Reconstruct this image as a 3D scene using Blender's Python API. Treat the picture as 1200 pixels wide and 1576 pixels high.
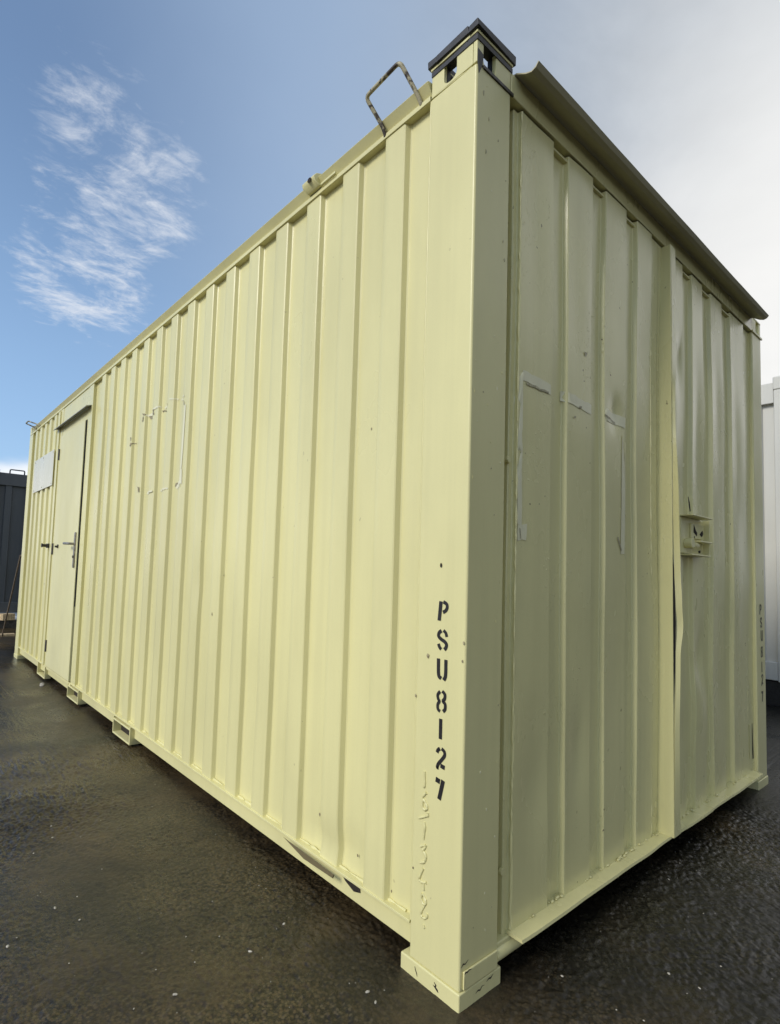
import bpy, bmesh, math, random
import numpy as np
from mathutils import Vector, Matrix
for o in list(bpy.data.objects): bpy.data.objects.remove(o)
S = bpy.context.scene
C = S.collection
R = math.radians
random.seed(7); rng = np.random.default_rng(7)

# ------------------------------------------------------------------ camera
cd = bpy.data.cameras.new('camera'); cam = bpy.data.objects.new('camera', cd); C.objects.link(cam)
cam.location = (-1.144, -0.888, 1.043)
cam.rotation_euler = (1.63655, -0.0349, -0.68393)
cd.sensor_fit = 'HORIZONTAL'; cd.sensor_width = 36; cd.lens = 25.557
cd.shift_x = 0.0654; cd.shift_y = 0.0294
cd.clip_start = 0.02; cd.clip_end = 2000
S.camera = cam

# ------------------------------------------------------------------ light
SUN_EL, SUN_AZ = 34.0, -87.0          # azimuth from +Y towards +X, degrees
sd = Vector((math.sin(R(SUN_AZ))*math.cos(R(SUN_EL)), math.cos(R(SUN_AZ))*math.cos(R(SUN_EL)), math.sin(R(SUN_EL))))
sl = bpy.data.lights.new('sun', 'SUN'); sl.energy = 1.5; sl.angle = R(20); sl.color = (1, .955, .87)
sun = bpy.data.objects.new('sun', sl); C.objects.link(sun); sun.rotation_euler = sd.to_track_quat('Z', 'Y').to_euler()

W = bpy.data.worlds.new('World'); S.world = W; W.use_nodes = True
nt = W.node_tree; N = nt.nodes; LK = nt.links
for n in list(N): N.remove(n)
def wn(t, **k):
    n = N.new(t)
    for a, b in k.items(): setattr(n, a, b)
    return n
def wl(a, b): LK.new(a, b)
def wmath(op, a, b=None, c=None, clamp=False):
    n = wn('ShaderNodeMath', operation=op); n.use_clamp = clamp
    for i, v in enumerate((a, b, c)):
        if v is None: continue
        if isinstance(v, (int, float)): n.inputs[i].default_value = v
        else: wl(v, n.inputs[i])
    return n.outputs[0]
def wsmooth(v, lo, hi, a=0., b=1.):
    n = wn('ShaderNodeMapRange', interpolation_type='SMOOTHSTEP'); wl(v, n.inputs[0])
    for i, q in enumerate((lo, hi, a, b)): n.inputs[i+1].default_value = q
    return n.outputs[0]
def wmix(f, a, b):
    n = wn('ShaderNodeMix', data_type='RGBA')
    if isinstance(f, (int, float)): n.inputs[0].default_value = f
    else: wl(f, n.inputs[0])
    for i, v in ((6, a), (7, b)):
        if isinstance(v, tuple): n.inputs[i].default_value = (*v, 1)
        else: wl(v, n.inputs[i])
    return n.outputs[2]
out = wn('ShaderNodeOutputWorld'); bg = wn('ShaderNodeBackground'); wl(bg.outputs[0], out.inputs[0])
bg.inputs[1].default_value = 0.09
tc = wn('ShaderNodeTexCoord'); D = tc.outputs['Generated']
sky = wn('ShaderNodeTexSky', sky_type='NISHITA'); sky.sun_disc = False
sky.sun_elevation = R(SUN_EL); sky.sun_rotation = R(SUN_AZ); sky.air_density = 1.0; sky.dust_density = 0.6; sky.ozone_density = 2.0
def wdot(v):
    n = wn('ShaderNodeVectorMath', operation='DOT_PRODUCT'); wl(D, n.inputs[0])
    n.inputs[1].default_value = Vector(v).normalized(); return n.outputs['Value']
sep = wn('ShaderNodeSeparateXYZ'); wl(D, sep.inputs[0])
# cloud layer coordinates: the direction projected on a high flat layer
den = wmath('ADD', wmath('MAXIMUM', sep.outputs[2], 0.0), 0.12)
cmb = wn('ShaderNodeCombineXYZ'); wl(wmath('DIVIDE', sep.outputs[0], den), cmb.inputs[0]); wl(wmath('DIVIDE', sep.outputs[1], den), cmb.inputs[1])
def wnoise(scale, detail=6, rough=.55, dist=0., loc=(0, 0, 0), sc=(1, 1, 1), rz=0.):
    m = wn('ShaderNodeMapping'); wl(cmb.outputs[0], m.inputs[0]); m.inputs['Location'].default_value = loc
    m.inputs['Scale'].default_value = sc; m.inputs['Rotation'].default_value = (0, 0, rz)
    n = wn('ShaderNodeTexNoise'); wl(m.outputs[0], n.inputs[0]); n.inputs['Scale'].default_value = scale
    n.inputs['Detail'].default_value = detail; n.inputs['Roughness'].default_value = rough; n.inputs['Distortion'].default_value = dist
    return n.outputs[0]
K = SKYK = 1.0
skyc = wmix(0.16, sky.outputs[0], (1.9, 3.0, 4.6))
# thin veil over the bright half of the sky, thickest low in the direction the photograph brightens to
veil_n = wnoise(.9, 5, .6, .4, (3.1, .4, 0))
# a sheet of thin high cloud covers the half of the sky to the right of the view and behind; its soft edge runs through the view
v0 = wmath('ADD', wdot((0.80, -0.60, 0.10)), wmath('MULTIPLY', wmath('SUBTRACT', veil_n, .5), .22))
skyc = wmix(wsmooth(sep.outputs[2], .72, .08, 0, .5), skyc, (2.5, 4.1, 6.4))
skyh = wmix(wsmooth(v0, -.38, .12, 0, .62), skyc, (2.9, 3.75, 5.0))
shade = wmath('MULTIPLY_ADD', wmath('SUBTRACT', wnoise(1.1, 6, .62, .7, (7.3, 1.9, 0), (1, 1.5, 1), .9), .5), 1.1, 1.0)
sheet = wn('ShaderNodeVectorMath', operation='SCALE'); sheet.inputs[0].default_value = (3.25, 3.42, 3.58); wl(shade, sheet.inputs['Scale'])
skyv = wmix(wsmooth(v0, -.02, .62, 0, .93), skyh, sheet.outputs[0])
v1 = wmath('ADD', wdot((0.95, -0.08, 0.27)), wmath('MULTIPLY', wmath('SUBTRACT', veil_n, .5), .14))
c1 = wmix(wsmooth(v1, .78, 1.0, 0, .95), skyv, (6.5, 6.45, 6.3))
# wispy cirrus
w1 = wsmooth(wdot((0.215, 0.808, 0.548)), .980, .9985); w2 = wsmooth(wdot((0.205, 0.875, 0.435)), .9870, .9985); w3 = wsmooth(wdot((0.16, 0.765, 0.625)), .984, 1.0, 0, .62)
msk = wmath('MAXIMUM', wmath('MAXIMUM', w1, w2), w3)
nA = wnoise(4.6, 10, .66, .5, (8.3, 2.3, 0), (1.0, 1.35, 1), .35)
nB = wnoise(15., 6, .62, .8, (0, 5, 0), (1, 1.9, 1), -.5)
nn = wmath('ADD', wmath('MULTIPLY', nA, .72), wmath('MULTIPLY', nB, .28))
wisp = wsmooth(wmath('ADD', nn, wmath('MULTIPLY', wmath('SUBTRACT', msk, 1.), .37)), .415, .68)
c1 = wmix(wmath('MULTIPLY', wisp, .82), c1, (5.4, 5.6, 5.95))
# cloud bank along the horizon
hz = wmath('ADD', sep.outputs[2], wmath('MULTIPLY', wmath('SUBTRACT', wnoise(.45, 5, .55, .3), .5), .16))
bank = wsmooth(hz, .165, .135)
c1 = wmix(wmath('MULTIPLY', bank, .9), c1, (6.6, 6.7, 6.8))
wl(c1, bg.inputs[0])

S.render.engine = 'CYCLES'
S.view_settings.view_transform = 'Standard'; S.view_settings.look = 'None'
S.view_settings.gamma = 1; S.view_settings.use_curve_mapping = False
S.view_settings.exposure = 0.78
S.render.resolution_x = 780; S.render.resolution_y = 1024
S.cycles.max_bounces = 8

# ------------------------------------------------------------------ materials
class Mat:
    def __init__(s, name, rough=.5, metal=0., spec=.5):
        s.m = bpy.data.materials.new(name); s.m.use_nodes = True
        s.t = s.m.node_tree; s.n = s.t.nodes; s.b = s.n['Principled BSDF']
        s.b.inputs['Roughness'].default_value = rough; s.b.inputs['Metallic'].default_value = metal
        s.b.inputs['Specular IOR Level'].default_value = spec
        s.co = s.n.new('ShaderNodeTexCoord').outputs['Object']
    def l(s, a, b): s.t.links.new(a, b)
    def noise(s, scale, detail=4, rough=.55, sc=(1, 1, 1), dist=0., loc=(0, 0, 0)):
        m = s.n.new('ShaderNodeMapping'); s.l(s.co, m.inputs[0]); m.inputs['Scale'].default_value = sc; m.inputs['Location'].default_value = loc
        n = s.n.new('ShaderNodeTexNoise'); s.l(m.outputs[0], n.inputs[0]); n.inputs['Scale'].default_value = scale
        n.inputs['Detail'].default_value = detail; n.inputs['Roughness'].default_value = rough; n.inputs['Distortion'].default_value = dist
        return n.outputs[0]
    def ramp(s, v, lo, hi, a=0., b=1., smooth=True):
        n = s.n.new('ShaderNodeMapRange'); n.interpolation_type = 'SMOOTHSTEP' if smooth else 'LINEAR'; s.l(v, n.inputs[0])
        for i, q in enumerate((lo, hi, a, b)): n.inputs[i+1].default_value = q
        return n.outputs[0]
    def mix(s, f, a, b):
        n = s.n.new('ShaderNodeMix'); n.data_type = 'RGBA'
        if isinstance(f, (int, float)): n.inputs[0].default_value = f
        else: s.l(f, n.inputs[0])
        for i, v in ((6, a), (7, b)):
            if isinstance(v, tuple): n.inputs[i].default_value = (*v, 1)
            else: s.l(v, n.inputs[i])
        return n.outputs[2]
    def math(s, op, a, b):
        n = s.n.new('ShaderNodeMath'); n.operation = op
        for i, v in enumerate((a, b)):
            if isinstance(v, (int, float)): n.inputs[i].default_value = v
            else: s.l(v, n.inputs[i])
        return n.outputs[0]
    def col(s, c):
        if isinstance(c, tuple): s.b.inputs['Base Color'].default_value = (*c, 1)
        else: s.l(c, s.b.inputs['Base Color'])
    def rough(s, v): s.l(v, s.b.inputs['Roughness'])
    def bump(s, h, strength=.3, dist=.001, prev=None):
        n = s.n.new('ShaderNodeBump'); n.inputs['Strength'].default_value = strength; n.inputs['Distance'].default_value = dist
        s.l(h, n.inputs['Height'])
        if prev is not None: s.l(prev, n.inputs['Normal'])
        s.l(n.outputs[0], s.b.inputs['Normal']); return n.outputs[0]

def paint_mat(name, base, rough=.34, peel=1.0, specks=1.0, spec=.5):
    m = Mat(name, rough, 0, spec)
    big = m.noise(1.3, 5, .6, (1, 1, .45)); streak = m.noise(26, 3, .6, (1, 1, .03)); fine = m.noise(160, 3, .6)
    dk = tuple(c*.90 for c in base); lt = tuple(min(1, c*1.05) for c in base)
    c = m.mix(m.ramp(big, .3, .7), dk, lt)
    c = m.mix(m.ramp(streak, .42, .72, 0, .22), c, tuple(x*.82 for x in base))
    c = m.mix(m.ramp(fine, .5, .75, 0, .10), c, tuple(x*.7 for x in base))
    # thin paint and grime in irregular blotches, dark chips here and there
    gr = m.noise(4.2, 4, .55, (1, 1, .7), .3, (4, 2, 7))
    c = m.mix(m.ramp(gr, .52, .92, 0, .26*specks), c, (base[0]*.62, base[1]*.58, base[2]*.55))
    sp = m.noise(46, 2, .5, (1, 1, .8), 0, (9, 1, 3)); gate = m.noise(2.6, 2, .5, (1, 1, 1), 0, (1, 8, 2))
    f = m.math('MULTIPLY', m.ramp(sp, .735, .75), m.ramp(gate, .52, .60))
    c = m.mix(m.math('MULTIPLY', f, .85*specks), c, (.09, .055, .03))
    m.col(c)
    r = m.ramp(m.noise(3.2, 4, .6, (1, 1, .5), 0, (2, 2, 2)), .3, .7, rough-.07, rough+.09)
    m.rough(r)
    # blisters and runs under the paint, only in places
    pit = m.math('MULTIPLY', m.ramp(m.noise(120, 2, .5, (1, 1, .7), 0, (3, 3, 3)), .62, .72), m.ramp(m.noise(3.4, 3, .6, (1, 1, .8), 0, (6, 4, 5)), .54, .62))
    b0 = m.bump(pit, .6*max(0, specks-.3), .004)
    b1 = m.bump(m.noise(330, 2, .5), .16*peel, .0012, b0)
    b2 = m.bump(m.noise(55, 3, .5, (1, 1, .5)), .07*peel, .004, b1)
    m.bump(m.noise(7, 2, .5, (1, 1, .3)), .05, .02, b2)
    return m.m
CREAM = (.69, .642, .322)
M = {}
M['paint'] = paint_mat('cream_paint', CREAM, .34, 1.0, .30)
M['paint_end'] = paint_mat('cream_paint_end', CREAM, .23, .9, 1.0)
M['paint_door'] = paint_mat('cream_door_paint', (.69, .65, .36), .42, .6, .4, .35)
M['paint_cover'] = paint_mat('pale_cover_paint', (.60, .585, .47), .30, .6, .2)
M['filler'] = paint_mat('pale_filler', (.77, .735, .51), .45, 1.3, .4)
M['filler_grey'] = paint_mat('grey_filler', (.735, .70, .46), .36, 1.8, .5)
M['grey_paint'] = paint_mat('dark_grey_paint', (.080, .090, .100), .45, .8, .5)
M['white_paint'] = paint_mat('white_grey_paint', (.55, .54, .49), .45, .7, .5)
M['grimy_shaded'] = paint_mat('grimy_shaded_paint', (.13, .105, .055), .8, 1.5, .8, .15)  # dirt plus the shade of the down-turned flange, both in the colour
M['roof'] = paint_mat('roof_paint', (.42, .39, .25), .5, 1.2, 1.0)
def simple(name, base, rough=.5, metal=0., var=.35, scale=40, bump=.2):
    m = Mat(name, rough, metal); n = m.noise(scale, 5, .6)
    m.col(m.mix(m.ramp(n, .3, .7), tuple(c*(1-var) for c in base), tuple(min(1, c*(1+var)) for c in base)))
    m.bump(m.noise(scale*3, 3, .6), bump, .002); return m.m
M['stencil'] = simple('black_stencil_paint', (.012, .010, .010), .55)
M['stencil_faded'] = simple('faded_stencil_paint', (.05, .045, .037), .55, 0, .6, 60)
M['black'] = simple('black_rubber_and_shade', (.014, .014, .015), .5, 0, .5, 60)  # also stands in for shade in the door gap and under the white cabin
M['steel'] = simple('worn_steel', (.30, .28, .26), .38, .85, .3)
M['dark_steel'] = simple('dark_steel', (.075, .068, .06), .5, .5, .4)
M['galv'] = simple('galvanised_sheet', (.30, .30, .27), .45, .4, .25, 30)
M['old_wood'] = simple('weathered_wood', (.20, .15, .10), .7)
M['wood'] = simple('pale_wood', (.50, .38, .22), .7)
M['concrete'] = simple('pale_stone', (.42, .39, .33), .75)
M['hole'] = simple('torn_gap_and_shade', (.02, .014, .010), .9, 0, .6, 90)  # also the dark of unlit gaps, put in as colour
def rusty():
    m = Mat('chipped_loop_paint', .5)
    n = m.noise(38, 5, .65, (1, 1, 1), .4)
    c = m.mix(m.ramp(n, .44, .56), (.045, .032, .022), (.40, .36, .23)); m.col(c); m.bump(n, .4, .003); return m.m
M['loop'] = rusty()
M['mark_faint'] = simple('faint_scuff', (.36, .325, .19), .5, 0, .35, 120)
def scuffed():
    m = Mat('scuffed_mark', .6); n = m.noise(120, 4, .6)
    m.col(m.mix(m.ramp(n, .4, .6), (.16, .125, .07), (.42, .37, .21))); return m.m
M['mark'] = scuffed()

def ground_mat():
    m = Mat('wet_tarmac', .4, 0, .42)
    sx = m.n.new('ShaderNodeSeparateXYZ'); m.l(m.co, sx.inputs[0])
    big = m.noise(.9, 6, .62, (1, 1, 1), .6); mid = m.noise(4.5, 6, .65, (1, 1, 1), .4); fine = m.noise(70, 5, .68); grit = m.noise(210, 3, .6)
    # muddy brown film on open side; shade before end wall painted in darker
    mud_shade = m.math('ADD', m.math('MULTIPLY', m.math('SUBTRACT', big, .5), 2.0), m.ramp(sx.outputs[0], -.15, .9, .60, .10))
    c = m.mix(m.ramp(mud_shade, .2, .8), (.0095, .0085, .0065), (.078, .054, .024))
    c = m.mix(m.math('MULTIPLY', m.ramp(mid, .48, .68, 0, .5), m.ramp(mud_shade, .1, .7, .25, 1)), c, (.095, .066, .032))
    c = m.mix(m.ramp(mid, .44, .30, 0, .5), c, (.014, .012, .009))
    # aggregate: each stone its own tone, dark crevices between
    vo = m.n.new('ShaderNodeTexVoronoi'); vo.inputs['Scale'].default_value = 125; vo.inputs['Randomness'].default_value = 1; m.l(m.co, vo.inputs['Vector'])
    vs = m.n.new('ShaderNodeSeparateColor'); m.l(vo.outputs['Color'], vs.inputs[0])
    show = m.ramp(m.noise(2.2, 4, .6, (1, 1, 1), .3, (3, 9, 0)), .35, .62, .25, 1.)
    c = m.mix(m.math('MULTIPLY', m.ramp(vs.outputs[0], .55, 1., 0, .42), show), c, (.095, .080, .052))
    c = m.mix(m.math('MULTIPLY', m.ramp(vs.outputs[1], .35, .9, 0, .85), show), c, (.0065, .0055, .004))
    c = m.mix(m.math('MULTIPLY', m.ramp(vo.outputs['Distance'], .35, .75, 0, .8), show), c, (.005, .0045, .0035))
    c = m.mix(m.ramp(fine, .45, .30, 0, .6), c, (.007, .006, .0045))
    c = m.mix(m.ramp(grit, .72, .76, 0, .7), c, (.22, .20, .16))
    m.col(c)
    wet = m.noise(1.1, 5, .6, (1, 1, 1), .6, (5, 5, 0))
    m.rough(m.math('ADD', m.ramp(wet, .38, .62, .20, .40), m.ramp(fine, .3, .7, -.04, .08)))
    b1 = m.bump(fine, .75, .0028)
    m.bump(grit, .5, .0014, b1)
    return m.m
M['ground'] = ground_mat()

# ------------------------------------------------------------------ helpers
def link_obj(name, me, mat=None, parent=None):
    o = bpy.data.objects.new(name, me); C.objects.link(o)
    if mat is not None: me.materials.append(M[mat] if isinstance(mat, str) else mat)
    if parent is not None: o.parent = parent
    return o
def finish(me, angle=35):
    for p in me.polygons: p.use_smooth = True
    try: me.set_sharp_from_angle(angle=R(angle))
    except Exception: pass
def obj(name, bm, mat, parent=None, angle=35, bevel=0., seg=2):
    bmesh.ops.recalc_face_normals(bm, faces=bm.faces)
    me = bpy.data.meshes.new(name); bm.to_mesh(me); bm.free(); finish(me, angle)
    o = link_obj(name, me, mat, parent)
    if bevel:
        b = o.modifiers.new('bevel', 'BEVEL'); b.width = bevel; b.segments = seg; b.limit_method = 'ANGLE'; b.angle_limit = R(40); b.harden_normals = True
    return o
def thing(name, label, cat, loc=(0, 0, 0), rz=0, group=None):
    o = bpy.data.objects.new(name, None); C.objects.link(o); o.location = loc; o.rotation_euler = (0, 0, rz); o.empty_display_size = .2
    return tag(o, label, cat, group)
def tag(o, label=None, cat=None, group=None, kind=None):
    for k, v in (('label', label), ('category', cat), ('group', group), ('kind', kind)):
        if v: o[k] = v
    return o
def box(bm, x0, x1, y0, y1, z0, z1):
    v = [bm.verts.new((x, y, z)) for x in (x0, x1) for y in (y0, y1) for z in (z0, z1)]
    for f in ((0, 1, 3, 2), (4, 6, 7, 5), (0, 4, 5, 1), (2, 3, 7, 6), (0, 2, 6, 4), (1, 5, 7, 3)): bm.faces.new([v[i] for i in f])
    return v
def boxes(*bb):
    bm = bmesh.new()
    for b in bb: box(bm, *b)
    return bm
def prism(bm, pts, off):
    """closed polygon of 3-D points extruded by the vector off"""
    a = [bm.verts.new(p) for p in pts]; off = Vector(off); b = [bm.verts.new(Vector(p)+off) for p in pts]
    n = len(a); bm.faces.new(a); bm.faces.new(b[::-1])
    for i in range(n): bm.faces.new((a[i], b[i], b[(i+1) % n], a[(i+1) % n]))
def tube(bm, pts, r, seg=8, cap=True):
    pts = [Vector(p) for p in pts]; rings = []; up = Vector((.3, .2, 1)).normalized()
    for i, p in enumerate(pts):
        t = (pts[min(i+1, len(pts)-1)]-pts[max(i-1, 0)]).normalized()
        a = t.cross(up)
        if a.length < .1: a = t.cross(Vector((1, 0, 0)))
        a.normalize(); b = t.cross(a); rad = r[i] if isinstance(r, (list, tuple)) else r
        rings.append([bm.verts.new(p+rad*(math.cos(q)*a+math.sin(q)*b)) for q in (2*math.pi*k/seg for k in range(seg))])
    for A, B in zip(rings, rings[1:]):
        for k in range(seg): bm.faces.new((A[k], A[(k+1) % seg], B[(k+1) % seg], B[k]))
    if cap: bm.faces.new(rings[0][::-1]); bm.faces.new(rings[-1])
def rounded(pts, r=.02, n=5):
    pts = [Vector(p) for p in pts]; o = [pts[0]]
    for a, p, b in zip(pts, pts[1:], pts[2:]):
        A = p+(a-p).normalized()*r; B = p+(b-p).normalized()*r
        for k in range(n+1):
            t = k/n; o.append((1-t)**2*A+2*t*(1-t)*p+t*t*B)
    return o+[pts[-1]]
def grid_mesh(name, P):
    """P: array (rows, cols, 3)"""
    r, c = P.shape[:2]; me = bpy.data.meshes.new(name)
    idx = np.arange(r*c).reshape(r, c); f = np.stack([idx[:-1, :-1], idx[:-1, 1:], idx[1:, 1:], idx[1:, :-1]], -1).reshape(-1, 4)
    me.vertices.add(r*c); me.vertices.foreach_set('co', P.reshape(-1).astype(np.float32))
    me.loops.add(f.size); me.loops.foreach_set('vertex_index', f.reshape(-1).astype(np.int32))
    me.polygons.add(len(f)); me.polygons.foreach_set('loop_start', np.arange(0, f.size, 4, dtype=np.int32)); me.polygons.foreach_set('loop_total', np.full(len(f), 4, np.int32))
    me.update(calc_edges=True); me.validate(); return me
def vnoise(x, y, seed=0):
    xi = np.floor(x).astype(np.int64); yi = np.floor(y).astype(np.int64); fx = x-xi; fy = y-yi
    fx = fx*fx*fx*(fx*(fx*6-15)+10); fy = fy*fy*fy*(fy*(fy*6-15)+10)
    def h(a, b):
        n = (a*374761393+b*668265263+seed*974711) & 0xffffffff; n = ((n ^ (n >> 13))*1274126177) & 0xffffffff
        return ((n ^ (n >> 16)) & 0xffff)/65535.-.5
    return (h(xi, yi)*(1-fx)+h(xi+1, yi)*fx)*(1-fy)+(h(xi, yi+1)*(1-fx)+h(xi+1, yi+1)*fx)*fy
def gauss(a, b, ca, cb, sa, sb, amp, tilt=0.):
    da = a-ca-tilt*(b-cb); return amp*np.exp(-(da/sa)**2-((b-cb)/sb)**2)
def sheet_profile(segs, fold=.0025, step=.05):
    """polyline (s, d); folds are rounded by two points, long runs subdivided"""
    out = []
    for i, (s, d) in enumerate(segs):
        if 0 < i < len(segs)-1:
            for j in (i-1, i+1):
                v = np.array(segs[j])-np.array((s, d)); L = np.linalg.norm(v); t = min(fold, L*.4)/max(L, 1e-6)
                out.append((s+v[0]*t, d+v[1]*t))
        else: out.append((s, d))
    res = [out[0]]
    for a, b in zip(out, out[1:]):
        n = max(1, int(math.ceil(abs(b[0]-a[0])/step)))
        for k in range(1, n+1): res.append((a[0]+(b[0]-a[0])*k/n, a[1]+(b[1]-a[1])*k/n))
    return np.array(res)
LETTERS = [('P', [([(0.0826, 0.9735),
    (0.0874, 0.9225)], 0.0114),
    ([(0.0745, 0.9726),
    (0.0639, 0.9677),
    (0.0614, 0.9595),
    (0.0653, 0.9508),
    (0.0751, 0.9449)], 0.0094)]),
    ('S', [([(0.0785, 0.8969),
    (0.0869, 0.8902),
    (0.0876, 0.8809),
    (0.0778, 0.8739),
    (0.0673, 0.8694),
    (0.061, 0.8625),
    (0.0631, 0.8539),
    (0.0681, 0.8486)], 0.0099),
    ([(0.0719, 0.8983),
    (0.0641, 0.8919),
    (0.0606, 0.8825)], 0.0089),
    ([(0.088, 0.8617),
    (0.0844, 0.8538),
    (0.0785, 0.8483)], 0.0095)]),
    ('U', [([(0.0868, 0.8234),
    (0.0851, 0.7818),
    (0.0763, 0.7731)], 0.0109),
    ([(0.0617, 0.8234),
    (0.062, 0.7837),
    (0.0677, 0.7698)], 0.0106)]),
    ('8', [([(0.0786, 0.7394),
    (0.0864, 0.7296),
    (0.0847, 0.7194),
    (0.0807, 0.7137),
    (0.0857, 0.7048),
    (0.0848, 0.693),
    (0.0776, 0.6884)], 0.0089),
    ([(0.0716, 0.7414),
    (0.0629, 0.7344),
    (0.0631, 0.7237),
    (0.0685, 0.7162),
    (0.0613, 0.7097),
    (0.0614, 0.6969),
    (0.0677, 0.6898)], 0.0093)]),
    ('1', [([(0.0747, 0.67),
    (0.0745, 0.6183)], 0.0107)]),
    ('2', [([(0.0843, 0.5815),
    (0.0817, 0.5886),
    (0.0752, 0.5942)], 0.0094),
    ([(0.0697, 0.5953),
    (0.0606, 0.59),
    (0.0594, 0.5804),
    (0.0675, 0.5687),
    (0.0792, 0.5544),
    (0.0827, 0.5448),
    (0.0785, 0.545)], 0.0092),
    ([(0.0721, 0.5521),
    (0.0581, 0.5498)], 0.0111)]),
    ('7', [([(0.087, 0.5137),
    (0.0728, 0.511)], 0.0131),
    ([(0.0623, 0.5174),
    (0.0743, 0.4661)], 0.0119)])]
WELD_WRITING = [[(0.1263, 0.5216),
    (0.1246, 0.5057),
    (0.1233, 0.4912),
    (0.1257, 0.4791)], [(0.1302, 0.4526),
    (0.1244, 0.4626),
    (0.1165, 0.4696)], [(0.128, 0.4495),
    (0.1317, 0.4378),
    (0.1302, 0.4279),
    (0.121, 0.4222),
    (0.112, 0.4297),
    (0.1147, 0.4391),
    (0.1238, 0.4464),
    (0.1272, 0.4497)], [(0.1418, 0.3956),
    (0.1265, 0.4034),
    (0.1087, 0.4132),
    (0.1108, 0.4178)], [(0.1221, 0.3923),
    (0.1196, 0.3799),
    (0.1219, 0.3614),
    (0.1234, 0.3482)], [(0.1329, 0.3262),
    (0.1201, 0.3333),
    (0.113, 0.337),
    (0.1199, 0.3255),
    (0.1257, 0.3188),
    (0.1196, 0.3168),
    (0.1129, 0.3093),
    (0.1142, 0.3),
    (0.1207, 0.29),
    (0.1339, 0.2845)], [(0.1222, 0.2748),
    (0.1298, 0.2584),
    (0.1373, 0.2405),
    (0.1271, 0.2377),
    (0.11, 0.2437)], [(0.1202, 0.2392),
    (0.1193, 0.2222)], [(0.1221, 0.2108),
    (0.1278, 0.1995),
    (0.1234, 0.1899),
    (0.1152, 0.185),
    (0.1084, 0.194),
    (0.1139, 0.2044),
    (0.1213, 0.2111)], [(0.1133, 0.1859),
    (0.1247, 0.1675),
    (0.1271, 0.1548),
    (0.1161, 0.1515),
    (0.1045, 0.1586),
    (0.1059, 0.1679)], [(0.1168, 0.1353),
    (0.1146, 0.1287)]]
FAR_LETTERS = [('P', 2.5104, 0.9262),
    ('S', 2.5166, 0.8473),
    ('U', 2.5256, 0.7736),
    ('8', 2.5213, 0.6917),
    ('1', 2.5198, 0.6123),
    ('2', 2.5214, 0.5454),
    ('7', 2.5174, 0.4683)]
END_SCARS = [[(0.2439, 1.6446),
    (0.3939, 1.6353),
    (0.3945, 1.605),
    (0.2446, 1.6132)], [(0.4805, 1.6418),
    (0.6517, 1.6305),
    (0.652, 1.5962),
    (0.481, 1.6085)], [(0.744, 1.6417),
    (0.9073, 1.6387),
    (0.9073, 1.6003),
    (0.7443, 1.5995)], [(0.2193, 1.6382),
    (0.2457, 1.6389),
    (0.2509, 1.194),
    (0.2298, 1.1923)], [(0.2314, 1.1933),
    (0.2772, 1.1998),
    (0.2766, 1.1516),
    (0.2309, 1.1487)], [(0.8825, 1.5681),
    (0.91, 1.5702),
    (0.895, 1.1411),
    (0.8669, 1.1397)]]
END_MARKS = [[(0.2624, 1.6114),
    (0.3816, 1.6106),
    (0.3817, 1.6046),
    (0.2626, 1.6042)], [(0.7494, 1.6202),
    (0.8355, 1.6107),
    (0.8381, 1.603),
    (0.7495, 1.6139)], [(0.837, 1.1982),
    (0.8687, 1.1484),
    (0.875, 1.1528),
    (0.847, 1.1988)], [(0.2431, 1.184),
    (0.2486, 1.1567),
    (0.2438, 1.1518),
    (0.2398, 1.1838)], [(0.5995, 1.7991),
    (0.6214, 1.7998),
    (0.615, 1.7869),
    (0.6062, 1.7867)], [(0.5695, 1.6092),
    (0.5865, 1.6103),
    (0.5824, 1.6007),
    (0.5675, 1.6007)], [(0.5366, 1.5685),
    (0.549, 1.5701),
    (0.547, 1.5633),
    (0.5346, 1.5618)]]
SIDE_SCARS = [[(1.9416, 1.9397),
    (1.8555, 1.9413),
    (1.8521, 1.93),
    (1.937, 1.9288)], [(2.0629, 1.9647),
    (1.9747, 1.9523),
    (1.9739, 1.9461),
    (2.0618, 1.9569)], [(2.1679, 1.9451),
    (2.0878, 1.9436),
    (2.0842, 1.9339),
    (2.1638, 1.9329)], [(2.3147, 1.9576),
    (2.2173, 1.9602),
    (2.2135, 1.9502),
    (2.3104, 1.9464)], [(2.4428, 1.9529),
    (2.3261, 1.9506),
    (2.3209, 1.933),
    (2.4339, 1.939)], [(1.8483, 1.8853),
    (1.828, 1.8809),
    (1.8392, 1.5487),
    (1.8595, 1.5512)], [(1.8589, 1.547),
    (1.8337, 1.5439),
    (1.8284, 1.4657),
    (1.8631, 1.4651)], [(1.9569, 1.4745),
    (1.8557, 1.4849),
    (1.8513, 1.4516),
    (1.9539, 1.4532)], [(2.1671, 1.4668),
    (2.0089, 1.4648),
    (2.0077, 1.4562),
    (2.1654, 1.4555)], [(2.3779, 1.4724),
    (2.2331, 1.4698),
    (2.2315, 1.4592),
    (2.3761, 1.4615)]]
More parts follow.
